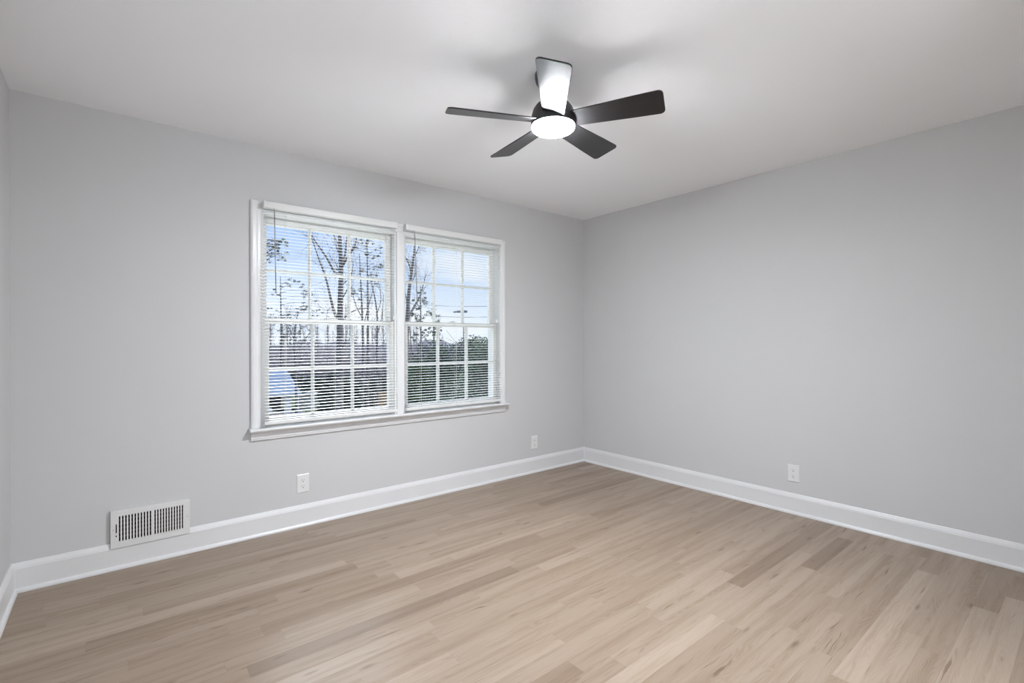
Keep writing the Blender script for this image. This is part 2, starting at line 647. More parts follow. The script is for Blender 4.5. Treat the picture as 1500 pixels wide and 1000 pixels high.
# stool with horns, apron under it
mb = MB()
st = [(0.03, 0.656), (0.03, 0.675), (-0.052, 0.675), (-0.057, 0.6735), (-0.060, 0.669), (-0.060, 0.662), (-0.057, 0.6575), (-0.052, 0.656)]
mb.prism(st, 0, -2.984, -1.061)
mb.prism([(min(p[0], 0.0), p[1]) for p in st], 0, -3.046, -2.984)
mb.prism([(min(p[0], 0.0), p[1]) for p in st], 0, -1.061, -1.013)
tag(mb.build('trim_3', M['trim']), kind='structure')
mb = MB()
mb.prism([(0, 0.596), (-0.010, 0.596), (-0.0125, 0.600), (-0.0125, 0.606), (-0.015, 0.610), (-0.015, 0.638), (-0.018, 0.645), (-0.018, 0.656), (0, 0.656)], 0, CL0, CL1)
tag(mb.build('trim_4', M['trim']), kind='structure')


def frame_box(mb, x0, x1, z0, z1, gx0, gx1, gz0, gz1, y0, y1):
    """rails and stiles around the pane opening gx0..gx1, gz0..gz1"""
    mb.box(x0, gx0, y0, y1, z0, z1)
    mb.box(gx1, x1, y0, y1, z0, z1)
    mb.box(gx0, gx1, y0, y1, gz1, z1)
    mb.box(gx0, gx1, y0, y1, z0, gz0)


def make_window(idx, x0, x1, gx0, gx1):
    root = empty('window_%d' % idx, ((x0 + x1) / 2, 0.0, 0.675), kind='structure')
    inv = Matrix.Translation(-root.location)

    def put(mb, name, mat, parent, bevel=0.0):
        o = mb.build(name, mat, parent, bevel)
        return o

    L = root.location

    def sh(mb):
        mb.v = [(v[0] - L.x, v[1] - L.y, v[2] - L.z) for v in mb.v]
        return mb
    # jambs, head and sill of the box frame, with parting strips
    f = MB()
    xl = x0 - (0.020 if idx == 1 else 0.0325)
    xr = x1 + (0.0325 if idx == 1 else 0.020)
    f.box(xl, x0, 0.0, 0.17, 0.675, 2.050)
    f.box(x1, xr, 0.0, 0.17, 0.675, 2.050)
    f.box(x0, x1, 0.0, 0.17, 2.030, 2.050)
    f.box(x0, x1, 0.030, 0.20, 0.655, 0.674)
    for a_, b_ in ((x0, x0 + 0.012), (x1 - 0.012, x1)):
        f.box(a_, b_, 0.006, 0.022, 0.676, 2.018)
    f.box(x0, x1, 0.006, 0.022, 2.018, 2.030)
    put(sh(f), 'window_frame', M['trim'], root)
    mw = 0.010
    for nm, ya, yb, z0, z1, gz0, gz1, mz in (('upper_sash', 0.086, 0.120, 1.332, 2.030, 1.368, 1.977, 1.678),
                                            ('lower_sash', 0.028, 0.062, 0.676, 1.364, 0.726, 1.330, 1.033)):
        s = MB()
        e = 0.0005
        frame_box(s, x0 + e, x1 - e, z0, z1 - e, gx0, gx1, gz0, gz1, ya, yb)
        so = put(sh(s), nm, M['sash'], root, 0.003)
        g = MB()
        ym = (ya + yb) / 2
        for k in (1, 2):
            xm = gx0 + (gx1 - gx0) * k / 3
            g.prism([(xm - mw, ym - 0.004), (xm - 0.005, ya + 0.002), (xm + 0.005, ya + 0.002), (xm + mw, ym - 0.004), (xm + mw, yb - 0.004), (xm - mw, yb - 0.004)], 2, gz0, gz1)
        g.prism([(ym - 0.0035, mz - mw), (ya + 0.0025, mz - 0.005), (ya + 0.0025, mz + 0.005), (ym - 0.0035, mz + mw), (yb - 0.0045, mz + mw), (yb - 0.0045, mz - mw)], 0, gx0, gx1)
        put(sh(g), 'muntins', M['sash'], so)
        p = MB()
        p.box(gx0 - 0.004, gx1 + 0.004, ym + 0.001, ym + 0.004, gz0 - 0.004, gz1 + 0.004)
        put(sh(p), 'pane', M['glass'], so)
        if nm == 'lower_sash':
            k = MB()
            xc = (x0 + x1) / 2
            k.box(xc - 0.03, xc + 0.03, 0.036, 0.060, 1.3635, 1.371)
            k.tube([(xc - 0.012, 0.05, 1.371), (xc - 0.012, 0.05, 1.376), (xc + 0.02, 0.046, 1.377)], 0.005, 8)
            put(sh(k), 'sash_lock', M['plastic'], so)
    return root


make_window(1, -2.965, -2.055, -2.921, -2.098)
make_window(2, -1.990, -1.080, -1.947, -1.124)


# two-pane frame for the added left-wall opening that admits fill light
wf = MB()
ym = (LY0 + LY1) / 2
for a_, b_ in ((LY0, LY0 + 0.05), (ym - 0.03, ym + 0.03), (LY1 - 0.05, LY1)):
    wf.box(-W - 0.13, -W - 0.06, a_, b_, LZ0, LZ1)
for a_, b_ in ((LZ0, LZ0 + 0.05), (LZ1 - 0.05, LZ1)):
    wf.box(-W - 0.13, -W - 0.06, LY0 + 0.05, ym - 0.03, a_, b_)
    wf.box(-W - 0.13, -W - 0.06, ym + 0.03, LY1 - 0.05, a_, b_)
w3 = tag(wf.build('window_3', M['trim']), kind='structure')


# ------------------------------------------------------------------ blinds
def make_blind(x0, x1, wand_x, wand_slant, cord_xs, label):
    root = empty('window_blind', ((x0 + x1) / 2, -0.012, 0.694), label=label, cat='blind', group='white mini blinds over the double window')
    L = root.location

    def sh(mb):
        mb.v = [(v[0] - L.x, v[1] - L.y, v[2] - L.z) for v in mb.v]
        return mb
    yc = -0.043
    hr = MB()
    hr.prism([(-0.0205, 2.046), (-0.0205, 2.0865), (-0.0225, 2.0865), (-0.0225, 2.049), (-0.0600, 2.049), (-0.0600, 2.0865), (-0.0615, 2.087), (-0.0640, 2.0855), (-0.0640, 2.048), (-0.0620, 2.0455)], 0, x0, x1)
    sh(hr).build('headrail', M['plastic'], root)
    for xa, xb in ((x0 - 0.0015, x0 + 0.002), (x1 - 0.002, x1 + 0.0015)):
        sh(MB().box(xa, xb, -0.0195, -0.0655, 2.044, 2.089)).build('mounting_bracket', M['plastic'], root)
    # curved slats, all in one mesh
    ztop, zbot = 2.030, 0.716
    n = 65
    sl = MB()
    tilt = math.radians(-2.5)
    for i in range(n):
        z = zbot + (ztop - zbot) * (i + 0.5) / n
        prof = []
        for s in (-1, -0.5, 0, 0.5, 1):
            d = s * 0.0115
            c = 0.0010 * (1 - s * s)
            prof.append((yc + d * math.cos(tilt) , z + c - d * math.sin(tilt)))
        poly = prof + [(p[0], p[1] - 0.0005) for p in reversed(prof)]
        sl.prism(poly, 0, x0 + 0.003, x1 - 0.003)
    sh(sl).build('slats', M['slat'], root)
    br = MB()
    br.prism([(yc - 0.0125, 0.697), (yc - 0.0125, 0.713), (yc - 0.010, 0.7155), (yc + 0.010, 0.7155), (yc + 0.0125, 0.713), (yc + 0.0125, 0.697), (yc + 0.009, 0.694), (yc - 0.009, 0.694)], 0, x0 + 0.002, x1 - 0.002)
    b_ = sh(br).build('bottom_rail', M['plastic'], root)
    wlen = x1 - x0
    for k, fx in enumerate((0.14, 0.49, 0.86)):
        x = x0 + wlen * fx
        ld = MB()
        for dx, dy in ((0, -0.0130), (0, 0.0130)):
            ld.tube([(x + dx, yc + dy, 0.712), (x + dx, yc + dy, 2.047)], 0.0006, 5)
        ld.tube([(x + 0.006, yc, 0.712), (x + 0.006, yc, 2.047)], 0.0006, 5)
        sh(ld).build('ladder_cord', M['cord'], root)
        bt = MB()
        bt.lathe([(0.0045, 0.0), (0.005, 0.002), (0.003, 0.004)], (x, yc, 0.6905), 12)
        sh(bt).build('cord_button', M['plastic'], b_)
    wd = MB()
    wd.tube([(wand_x, -0.0665, 2.046), (wand_x, -0.073, 2.036), (wand_x, -0.074, 2.022)], 0.0016, 8)
    wd.tube([(wand_x, -0.074, 2.024), (wand_x + wand_slant, -0.080, 1.530)], 0.0033, 6)
    wd.tube([(wand_x + wand_slant, -0.080, 1.530), (wand_x + wand_slant * 1.02, -0.080, 1.515)], 0.0046, 8)
    sh(wd).build('tilt_wand', M['wand'], root)
    for cx in cord_xs:
        cd = MB()
        cd.tube([(cx, -0.0662, 2.045), (cx, -0.0665, 1.80), (cx + 0.0008, -0.067, 1.40)], 0.0010, 6)
        co = sh(cd).build('lift_cord', M['cord'], root)
        ts = MB()
        ts.lathe([(0.0052, 0.0), (0.006, 0.004), (0.0045, 0.018), (0.0018, 0.030)], (cx + 0.0008, -0.067, 1.372), 12)
        sh(ts).build('cord_tassel', M['plastic'], co)
    return root


make_blind(-2.968, -2.073, -2.912, 0.006, (-2.112, -2.092), 'white mini blind with open slats covering the left window')
make_blind(-2.003, -1.099, -1.940, 0.016, (-1.167, -1.148), 'white mini blind with open slats covering the right window')


# ------------------------------------------------------------------ ceiling fan
FX, FY = -2.118, -1.747
BZ = 2.222
TH0 = math.radians(-61.8)


def make_fan():
    root = empty('ceiling_fan', (FX, FY, H), label='black five-blade ceiling fan with lit round white lamp hanging from the ceiling', cat='ceiling fan')
    z = lambda a_: a_ - H
    MB().lathe([(0.084, z(H - 0.0005)), (0.084, z(2.425)), (0.080, z(2.405)), (0.066, z(2.385)), (0.044, z(2.372)), (0.028, z(2.366)), (0.024, z(2.362))], n=48).build('canopy', M['fan_metal'], root)
    MB().lathe([(0.0130, z(2.372)), (0.0130, z(2.305))], n=24).build('downrod', M['fan_metal'], root)
    MB().lathe([(0.022, z(2.335)), (0.026, z(2.325)), (0.034, z(2.318)), (0.058, z(2.309)), (0.078, z(2.295)), (0.092, z(2.275)), (0.099, z(2.252)),
                (0.1015, z(2.232)), (0.1025, z(2.206)), (0.1025, z(2.2015)), (0.1015, z(2.2005))], n=64).build('motor_housing', M['fan_metal'], root)
    lamp = MB()
    prof = [(0.0985, z(2.2005))]
    for k in range(0, 10):
        a_ = k / 9 * PI / 2
        prof.append((0.0700 + 0.0292 * math.cos(a_), z(2.1975 - 0.0195 * math.sin(a_))))
    for k in range(1, 6):
        r = 0.070 * (1 - k / 5.0)
        prof.append((max(r, 0.002), z(2.178 - 0.002 * (1 - (r / 0.070) ** 2))))
    lamp.lathe(prof, n=64).build('lamp_diffuser', M['lamp'], root)
    # blades: clockwise side higher
    R0, R1 = 0.093, 0.491
    w0, w1 = 0.049, 0.0695
    pitch = math.radians(15)
    me = None
    for k in range(5):
        t = TH0 + k * 2 * PI / 5
        if me is None:
            # outline with rounded tip corners
            out = []
            cr = 0.022
            out.append((R0, -w0))
            out.append((R1 - 0.14, -(w0 + (w1 - w0) * 0.75)))
            for q in range(7):
                a_ = -PI / 2 + q / 6 * PI / 2
                out.append((R1 - cr + cr * math.cos(a_), -w1 + cr + cr * math.sin(a_)))
            for q in range(7):
                a_ = q / 6 * PI / 2
                out.append((R1 - cr + cr * math.cos(a_), w1 - cr + cr * math.sin(a_)))
            out.append((R1 - 0.14, (w0 + (w1 - w0) * 0.75)))
            out.append((R0, w0))
            mb = MB()
            mb.prism(out, 2, -0.003, 0.003)
            b_ = mb.build('fan_blade', M['blade'], root, 0.0012, 2)
            me = b_.data
        else:
            b_ = bpy.data.objects.new('fan_blade', me)
            COL.objects.link(b_)
            b_.parent = root
            m_ = b_.modifiers.new('bevel', 'BEVEL')
            m_.width = 0.0012
            m_.segments = 2
            m_.limit_method = 'ANGLE'
        b_.matrix_local = Matrix.Translation((0, 0, BZ - H)) @ Matrix.Rotation(t, 4, 'Z') @ Matrix.Rotation(-pitch, 4, 'X')
    return root


make_fan()


# ------------------------------------------------------------------ outlets
def make_outlet(loc, rz, label, first=[None]):
    parts = []
    if first[0] is None:
        root = empty('wall_outlet', loc, rz, label=label, cat='outlet', group='white wall outlets')
        # local frame: x along the wall, -y out into the room, z up from the plate's middle
        mb = MB()
        hw, hh, t = 0.0385, 0.0605, 0.0055
        mb.add([(-hw, 0, -hh), (hw, 0, -hh), (hw, 0, hh), (-hw, 0, hh), (-hw, -0.003, -hh), (hw, -0.003, -hh), (hw, -0.003, hh), (-hw, -0.003, hh),
                (-hw + .004, -t, -hh + .004), (hw - .004, -t, -hh + .004), (hw - .004, -t, hh - .004), (-hw + .004, -t, hh - .004)],
               [(3, 2, 1, 0), (0, 1, 5, 4), (1, 2, 6, 5), (2, 3, 7, 6), (3, 0, 4, 7), (4, 5, 9, 8), (5, 6, 10, 9), (6, 7, 11, 10), (7, 4, 8, 11), (8, 9, 10, 11)])
        parts.append(mb.build('cover_plate', M['plastic'], root, 0.0008))
        for s in (1, -1):
            cz = s * 0.0205
            face = MB()
            poly = []
            for k in range(24):
                a_ = 2 * PI * k / 24
                poly.append((max(-0.0165, min(0.0165, 0.0185 * math.cos(a_))), cz + 0.0145 * max(-0.92, min(0.92, math.sin(a_)))))
            face.prism(poly, 1, -t + 0.001, -t - 0.0018)
            fo = face.build('receptacle', M['plastic'], root)
            parts.append(fo)
            sl = MB()
            sl.box(-0.0075, -0.0052, -t - 0.0017, -t - 0.0021, cz + 0.0005, cz + 0.0090)
            sl.box(0.0052, 0.0072, -t - 0.0017, -t - 0.0021, cz + 0.0015, cz + 0.0082)
            poly = [(0.0032 * math.cos(2 * PI * k / 12), cz - 0.0065 + 0.0032 * math.sin(2 * PI * k / 12)) for k in range(12)]
            sl.prism(poly, 1, -t - 0.0017, -t - 0.0021)
            parts.append(sl.build('socket_slots', M['slot'], fo))
        sc = MB()
        sc.prism([(0.0028 * math.cos(2 * PI * k / 12), 0.0028 * math.sin(2 * PI * k / 12)) for k in range(12)], 1, -t + 0.0005, -t - 0.0008)
        parts.append(sc.build('screw', M['plastic'], root))
        first[0] = root
        return root
    src = first[0]
    r = src.copy()
    COL.objects.link(r)
    r.location = loc
    r.rotation_euler = (0, 0, rz)
    r['label'] = label
    for ch in src.children:
        c = ch.copy()
        COL.objects.link(c)
        c.parent = r
        for g in ch.children:
            d = g.copy()
            COL.objects.link(d)
            d.parent = c
    return r


make_outlet((-2.726, 0, 0.279), 0, 'white duplex outlet on the window wall, between the floor vent and the window')
make_outlet((-0.676, 0, 0.274), 0, 'white duplex outlet on the window wall near the far corner')
make_outlet((0, -1.970, 0.280), -PI / 2, 'white duplex outlet on the blank right wall')


# ------------------------------------------------------------------ air vent
def make_vent():
    x0, x1, z0, z1 = -3.705, -3.353, 0.1145, 0.3125
    root = empty('air_vent', ((x0 + x1) / 2, -0.0, z0), label='white rectangular metal air vent with vertical louvres above the baseboard', cat='vent')
    L = root.location
    y0, y1 = -0.0205, -0.0182    # face, back of face

    def sh(mb):
        mb.v = [(v[0] - L.x, v[1] - L.y, v[2] - L.z) for v in mb.v]
        return mb
    w = x1 - x0
    za, zb = z0 + 0.033, z1 - 0.030
    la, lb = x0 + w * 0.098, x0 + w * 0.492
    ra, rb = x0 + w * 0.533, x0 + w * 0.908
    lever_a, lever_b = x0 + w * 0.060, x0 + w * 0.074
    f = MB()
    f.box(x0, x1, y0, y1, zb, z1)
    f.box(x0, x1, y0, y1, z0, za)
    f.box(x0, lever_a, y0, y1, za, zb)
    f.box(lever_a, lever_b, y0, y1, za, z0 + 0.060)
    f.box(lever_a, lever_b, y0, y1, z0 + 0.128, zb)
    f.box(lever_b, la, y0, y1, za, zb)
    f.box(lb, ra, y0, y1, za, zb)
    f.box(rb, x1, y0, y1, za, zb)
    # turned-back edges of the plate
    f.box(x0, x0 + 0.0015, y1, 0.0 - 0.002, z0 + 0.03, z1)
    f.box(x1 - 0.0015, x1, y1, -0.002, z0 + 0.03, z1)
    f.box(x0, x1, y1, -0.002, z1 - 0.0015, z1)
    sh(f).build('faceplate', M['vent'], root)
    lv = MB()
    for a_, b_ in ((la, lb), (ra, rb)):
        n = 11
        p = (b_ - a_) / n
        sw = p * 0.50
        for k in range(n - 1):
            xc = a_ + sw + k * (b_ - a_ - sw) / (n - 1) + ((b_ - a_ - sw) / (n - 1) - sw) * 0.5
            hw = ((b_ - a_ - sw) / (n - 1) - sw) * 0.5
            lv.prism([(xc - hw, y0), (xc + hw, y0), (xc + hw * 0.7, y1 + 0.006), (xc - hw * 0.7, y1 + 0.006)], 2, za, zb)
    sh(lv).build('louvres', M['vent'], root)
    fn = MB()
    for k in range(1, 6):
        zz = za + (zb - za) * k / 6
        fn.box(la, rb, -0.0105, -0.0045, zz - 0.0011, zz + 0.0011)
    sh(fn).build('deflector_fins', M['fin'], root)
    bk = MB()
    bk.box(x0 + 0.006, x1 - 0.006, -0.0035, -0.0005, za - 0.002, zb + 0.004)
    sh(bk).build('duct_shade_sheet', M['dark'], root)  # dark sheet painted in for the shade inside the duct
    lr = MB()
    lr.box(lever_a + 0.0005, lever_b - 0.0005, -0.026, -0.010, z0 + 0.074, z0 + 0.079)
    lr.box(lever_a - 0.001, lever_b + 0.001, -0.0275, -0.0245, z0 + 0.071, z0 + 0.082)
    sh(lr).build('damper_lever', M['vent'], root)
    for xs in (x0 + w * 0.030, x1 - w * 0.035):
        s = MB()
        s.prism([(xs + 0.0036 * math.cos(2 * PI * k / 14), (z0 + z1) / 2 + 0.0036 * math.sin(2 * PI * k / 14)) for k in range(14)], 1, y0 + 0.0004, y0 - 0.0014)
        sh(s).build('screw', M['screw'], root)


make_vent()


# ================================================================== outside
GZ = -6.5           # the garden lies well below this upstairs room
FWD = Vector((math.sin(YAW), math.cos(YAW), 0))
RGT = Vector((math.cos(YAW), -math.sin(YAW), 0))


def spot(u, v, d):
    """point seen at u, v in the photograph, d metres in front of the camera"""
    return CAM + (FWD + RGT * ((u - 750) / FPX) + Vector((0, 0, (500 - v) / FPX))) * d


M['bark'] = paint('grey_brown_bark', (0.175, 0.155, 0.155), 0.9, 0.35, 5.0, 0.4, 30)
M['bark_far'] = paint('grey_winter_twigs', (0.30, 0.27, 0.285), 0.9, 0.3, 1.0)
M['needles'] = paint('pine_needles', (0.12, 0.145, 0.11), 0.8, 0.4, 2.0)
M['leaf_dark'] = paint('dark_evergreen_leaves', (0.055, 0.088, 0.052), 0.45, 0.6, 1.1)
M['leaf_mid'] = paint('green_evergreen_leaves', (0.10, 0.15, 0.065), 0.5, 0.5, 1.3)
M['leaf_hedge'] = paint('grey_green_shrub_leaves', (0.085, 0.105, 0.085), 0.7, 0.5, 1.0)
M['lawn'] = paint('winter_lawn', (0.20, 0.25, 0.12), 0.95, 0.4, 0.25, 0.3, 3)
M['asphalt'] = paint('pale_asphalt', (0.44, 0.44, 0.45), 0.9, 0.1, 0.6)
M['shingle'] = paint('blue_grey_shingles', (0.27, 0.33, 0.43), 0.85, 0.12, 3.0, 0.4, 20)
M['siding'] = paint('pale_siding', (0.62, 0.62, 0.62), 0.7, 0.05, 2.0)
M['shed'] = paint('beige_shed_boards', (0.52, 0.47, 0.42), 0.8, 0.08, 3.0)
M['cedar'] = paint('orange_tan_cedar', (0.58, 0.33, 0.17), 0.8, 0.2, 2.5)
M['carpaint'] = paint('white_car_paint', (0.80, 0.82, 0.85), 0.2, 0.01, 2.0, coat=0.6)
M['tyre'] = paint('black_rubber', (0.02, 0.02, 0.02), 0.7, 0.1, 10)
M['carglass'] = paint('dark_car_glass', (0.03, 0.035, 0.045), 0.08, 0.05, 3)
M['utility'] = paint('dark_grey_metal', (0.09, 0.09, 0.10), 0.5, 0.05, 5)

tag(MB().box(-70, 160, 1.5, 260, GZ - 0.4, GZ).build('lawn', M['lawn']), kind='structure')
dv = MB()
a_, b_, c_, d_ = spot(330, 500, 54), spot(447, 500, 54.5), spot(440, 500, 38), spot(300, 500, 38)
dv.add([(p.x, p.y, GZ + 0.02) for p in (a_, b_, c_, d_)] + [(p.x, p.y, GZ - 0.1) for p in (a_, b_, c_, d_)],
       [(0, 1, 2, 3), (7, 6, 5, 4), (0, 4, 5, 1), (1, 5, 6, 2), (2, 6, 7, 3), (3, 7, 4, 0)])
tag(dv.build('driveway', M['asphalt']), kind='structure')


def rand_dir(r):
    while True:
        v = Vector((r.uniform(-1, 1), r.uniform(-1, 1), r.uniform(-1, 1)))
        if 0.05 < v.length < 1: return v.normalized()


def curve_pts(pts, n=3):
    """Catmull-Rom smoothing of a polyline"""
    P = [Vector(p) for p in pts]
    P = [P[0] * 2 - P[1]] + P + [P[-1] * 2 - P[-2]]
    out = []
    for i in range(1, len(P) - 2):
        for k in range(n):
            t = k / n
            a, b, c, d = P[i - 1:i + 3]
            out.append(0.5 * ((2 * b) + (c - a) * t + (2 * a - 5 * b + 4 * c - d) * t * t + (3 * b - a - 3 * c + d) * t ** 3))
    out.append(P[-2])
    return out


def limb(mb, pts, r0, r1, n=6, sm=3):
    c = curve_pts(pts, sm) if len(pts) > 2 else [Vector(p) for p in pts]
    m = len(c)
    mb.tube(c, [r0 + (r1 - r0) * i / (m - 1) for i in range(m)], n, cap=False)
    return c


def grow(mb, p, d, ln, r, depth, rg, up=0.15, n=4, kids=3):
    """a wandering branch with side branches"""
    pts = [Vector(p)]
    dd = Vector(d).normalized()
    for k in range(3):
        dd = (dd + rand_dir(rg) * 0.28 + Vector((0, 0, up))).normalized()
        pts.append(pts[-1] + dd * (ln / 3))
    mb.tube(pts, [r, r * 0.8, r * 0.6, r * 0.4], n if r > 0.012 else 3, cap=False)
    tips = [pts[-1]]
    if depth > 0:
        for k in range(kids):
            q = pts[rg.choice((1, 2, 3))]
            tips += grow(mb, q, (dd + rand_dir(rg) * 0.9).normalized(), ln * rg.uniform(0.5, 0.72), r * 0.5, depth - 1, rg, up, n, kids)
    return tips


def leaf_cloud(mb_v, mb_f, c, rad, n, size, rg, flat=1.0):
    """n small leaves scattered in a ball around c"""
    for _ in range(n):
        o = rand_dir(rg) * (rg.random() ** 0.45)
        p = Vector((c[0] + o.x * rad, c[1] + o.y * rad, c[2] + o.z * rad * flat))
        a = rand_dir(rg)
        b = a.cross(rand_dir(rg))
        if b.length < 0.1: continue
        b.normalize()
        s = size * rg.uniform(0.6, 1.3)
        i = len(mb_v)
        mb_v += [tuple(p - a * s), tuple(p + b * s * 0.45), tuple(p + a * s), tuple(p - b * s * 0.45)]
        mb_f.append((i, i + 1, i + 2, i + 3))


def soft_mesh(name, v, f, mat, parent):
    me = bpy.data.meshes.new(name)
    me.from_pydata(v, [], f)
    me.update()
    me.materials.append(mat)
    o = bpy.data.objects.new(name, me)
    COL.objects.link(o)
    o.parent = parent
    return o


def rel(lst, base):
    return [Vector(p) - base for p in lst]


# ---- the tall bare forked tree in the left window
def bare_tree(u, d, label, limbs, seed, twig=0.9, group=None, thick=0.30, kids=3, depth=2):
    base = spot(u, 500, d)
    base.z = GZ
    root = empty('bare_tree', base, label=label, cat='tree', group=group)
    rg = random.Random(seed)
    tr, tw = MB(), MB()
    first = True
    for (pts, r0, r1) in limbs:
        P = []
        for q in pts:
            dd = d + (q[2] if len(q) > 2 else 0.0)
            P.append(spot(q[0], q[1], dd) if q != 'base' else base.copy())
        if first:
            P = [base] + P
        P = rel(P, base)
        c = limb(tr if r0 > 0.06 else tw, P, r0, r1, 8 if r0 > 0.1 else 5)
        for i in range(len(c) // (3 if first else 4), len(c)):
            for _ in range(kids if not first else 1):
                if rg.random() < 0.62:
                    dr = (c[i] - c[i - 1]).normalized()
                    grow(tw, c[i], (dr * 0.5 + rand_dir(rg)).normalized(), twig * rg.uniform(0.6, 1.5), max(0.012, r1 * 0.45), depth, rg, 0.12)
        first = False
    tr.build('trunk', M['bark'], root)
    tw.build('twigs', M['bark'], root)
    return root


bare_tree(497, 36, 'tall bare tree with thick dark trunk forking high in the left window', [
    ([(497, 620), (498, 540, 0), (498, 480), (499, 430), (500, 395), (498, 345), (495, 305, 1)], 0.34, 0.10),
    ([(498, 478), (488, 450, 1), (478, 408, 1.5), (468, 380, 2), (456, 345, 2)], 0.13, 0.03),
    ([(498, 400), (490, 397, -1), (478, 375, -2), (462, 352, -2), (452, 335, -2)], 0.10, 0.03),
    ([(499, 388), (506, 372, 1), (508, 352, 2), (512, 330, 2)], 0.10, 0.03),
    ([(500, 392), (512, 372, -1), (520, 360, -1.5), (524, 340, -2)], 0.10, 0.03),
    ([(498, 372), (493, 360, 1), (489, 340, 1)], 0.06, 0.02),
    ([(500, 470), (512, 458, 1), (526, 452, 2), (545, 450, 3)], 0.07, 0.02),
    ([(499, 440), (508, 425, -1), (515, 405, -2), (518, 385, -2)], 0.05, 0.02),
    ([(498, 470), (486, 452, -1), (480, 455, -1), (479, 465, -1)], 0.04, 0.015),
], 3, 1.1)
bare_tree(532, 42, 'slender bare tree with many upright twigs right of the forked trunk', [
    ([(531, 600), (532, 520), (531, 470), (530, 440), (528, 400), (527, 372)], 0.16, 0.03),
    ([(532, 480), (538, 455, 1), (546, 425, 1), (553, 395, 1)], 0.06, 0.02),
    ([(531, 465), (522, 448, -1), (517, 430, -1), (512, 410, -1)], 0.05, 0.02),
], 5, 1.4)
bare_tree(551, 48, 'thin leaning bare tree beside the right edge of the left window', [
    ([(553, 600), (552, 520), (553, 470), (550, 440), (546, 420), (543, 398)], 0.15, 0.03),
    ([(553, 490), (560, 460, 1), (562, 430, 1)], 0.06, 0.02),
    ([(552, 460), (558, 440), (556, 418), (551, 400)], 0.05, 0.02),
], 6, 1.6)
bare_tree(433, 50, 'crooked bare tree standing beyond the neighbouring roof', [
    ([(434, 600), (433, 540), (431, 505), (432, 480), (437, 455)], 0.18, 0.04),
    ([(433, 520), (444, 500, 1), (455, 485, 2), (463, 470, 2)], 0.08, 0.02),
    ([(432, 500), (424, 480, 1), (418, 470, 2)], 0.06, 0.02),
    ([(433, 545), (441, 525), (452, 512)], 0.06, 0.02),
], 7, 1.5)
bare_tree(597, 30, 'bare tree with steep dark limbs at the left edge of the right window', [
    ([(594, 620), (595, 520), (597, 465), (599, 430), (603, 400), (607, 370), (609, 340)], 0.20, 0.04),
    ([(597, 468), (606, 450, 1), (614, 436, 1), (620, 418, 1), (624, 402, 1)], 0.08, 0.02),
    ([(603, 402), (600, 388, -1), (595, 378, -1), (590, 372)], 0.05, 0.02),
    ([(606, 378), (613, 364, 1), (617, 350, 1), (622, 342, 1)], 0.04, 0.02),
    ([(597, 445), (593, 425, 1), (588, 410, 1)], 0.05, 0.02),
    ([(599, 420), (605, 410), (609, 400)], 0.04, 0.02),
], 9, 0.75)


# ---- pines
def pine(u, d, vtop, label, clumps, seed, size=0.16, n=150, trunk=0.17, group=None, mat='needles', rad=0.55, lean=0):
    base = spot(u, 500, d)
    base.z = GZ
    top = spot(u + lean, vtop, d)
    root = empty('pine_tree', base, label=label, cat='tree', group=group)
    rg = random.Random(seed)
    tr, tw = MB(), MB()
    mid = (base + top) / 2 + Vector((0.1, 0.05, 0))
    limb(tr, rel([base, mid, top], base), trunk, 0.04, 8)
    v, f = [], []
    for (cu, cv, dd, k) in clumps:
        c = spot(cu, cv, d + dd)
        # branch from the trunk, leaving below the clump
        t = min(0.97, max(0.3, (c.z - 0.5 - base.z) / (top.z - base.z)))
        s = base.lerp(top, t)
        m = (s + c) / 2 + Vector((0, 0, 0.15))
        limb(tw, rel([s, m, c], base), 0.035, 0.012, 4)
        for j in range(max(3, int(6 * k))):
            q = c + rand_dir(rg) * rad * 1.25 * k
            q.z = c.z + (q.z - c.z) * 0.6
            tw.tube(rel([c, q], base), [0.010, 0.005], 3, cap=False)
            leaf_cloud(v, f, q - base, rad * rg.uniform(0.22, 0.42), int(n * 0.22), size * 0.62, rg, 0.7)
    tr.build('trunk', M['bark'], root)
    tw.build('branches', M['bark'], root)
    soft_mesh('needles', v, f, M[mat], root)
    return root


rgp = random.Random(21)
pine(384, 26, 300, 'tall pine at the far left edge with tufts of needles reaching in', [
    (398, 350, 0, 1), (405, 357, 1, 1), (412, 362, 0, .8), (396, 366, 0, 1), (402, 372, 1, 1), (411, 373, 0, .8), (416, 352, 1, .5), (395, 378, 0, .6)], 1, 0.09, 90, 0.2, rad=0.42)
pine(411, 67, 404, 'pine with arching needled boughs beside the crooked bare tree', [
    (418, 418, 0, .8), (428, 412, 1, .8), (436, 416, 0, .8), (443, 424, 1, .9), (449, 432, 0, .9), (453, 441, 1, .9), (455, 453, 0, 1.3), (446, 456, 0, 1.3), (463, 457, 1, 1),
    (402, 428, 0, .8), (398, 452, 0, .8), (404, 466, 0, 1), (420, 470, 0, 1), (428, 462, 0, .7), (397, 480, 0, 1.2), (425, 488, 0, 1.4), (432, 495, 0, 1.4), (418, 496, 0, 1.2), (445, 478, 0, 1)], 2, 0.15, 120, 0.22, rad=0.75)
pine(538, 50, 345, 'straight pine with sparse needle tufts right of the forked bare tree', [
    (530, 360, 0, .8), (545, 370, 1, .9), (548, 372, 0, .9), (534, 352, 0, .7), (553, 384, 0, 1.1), (556, 390, 1, 1), (551, 410, 0, .7), (546, 402, 0, .7), (527, 392, 0, .6), (545, 352, 0, .6), (524, 430, 0, 1.3), (520, 424, 1, 1.0), (557, 366, 0, .6)], 3, 0.12, 110, 0.20, rad=0.6)
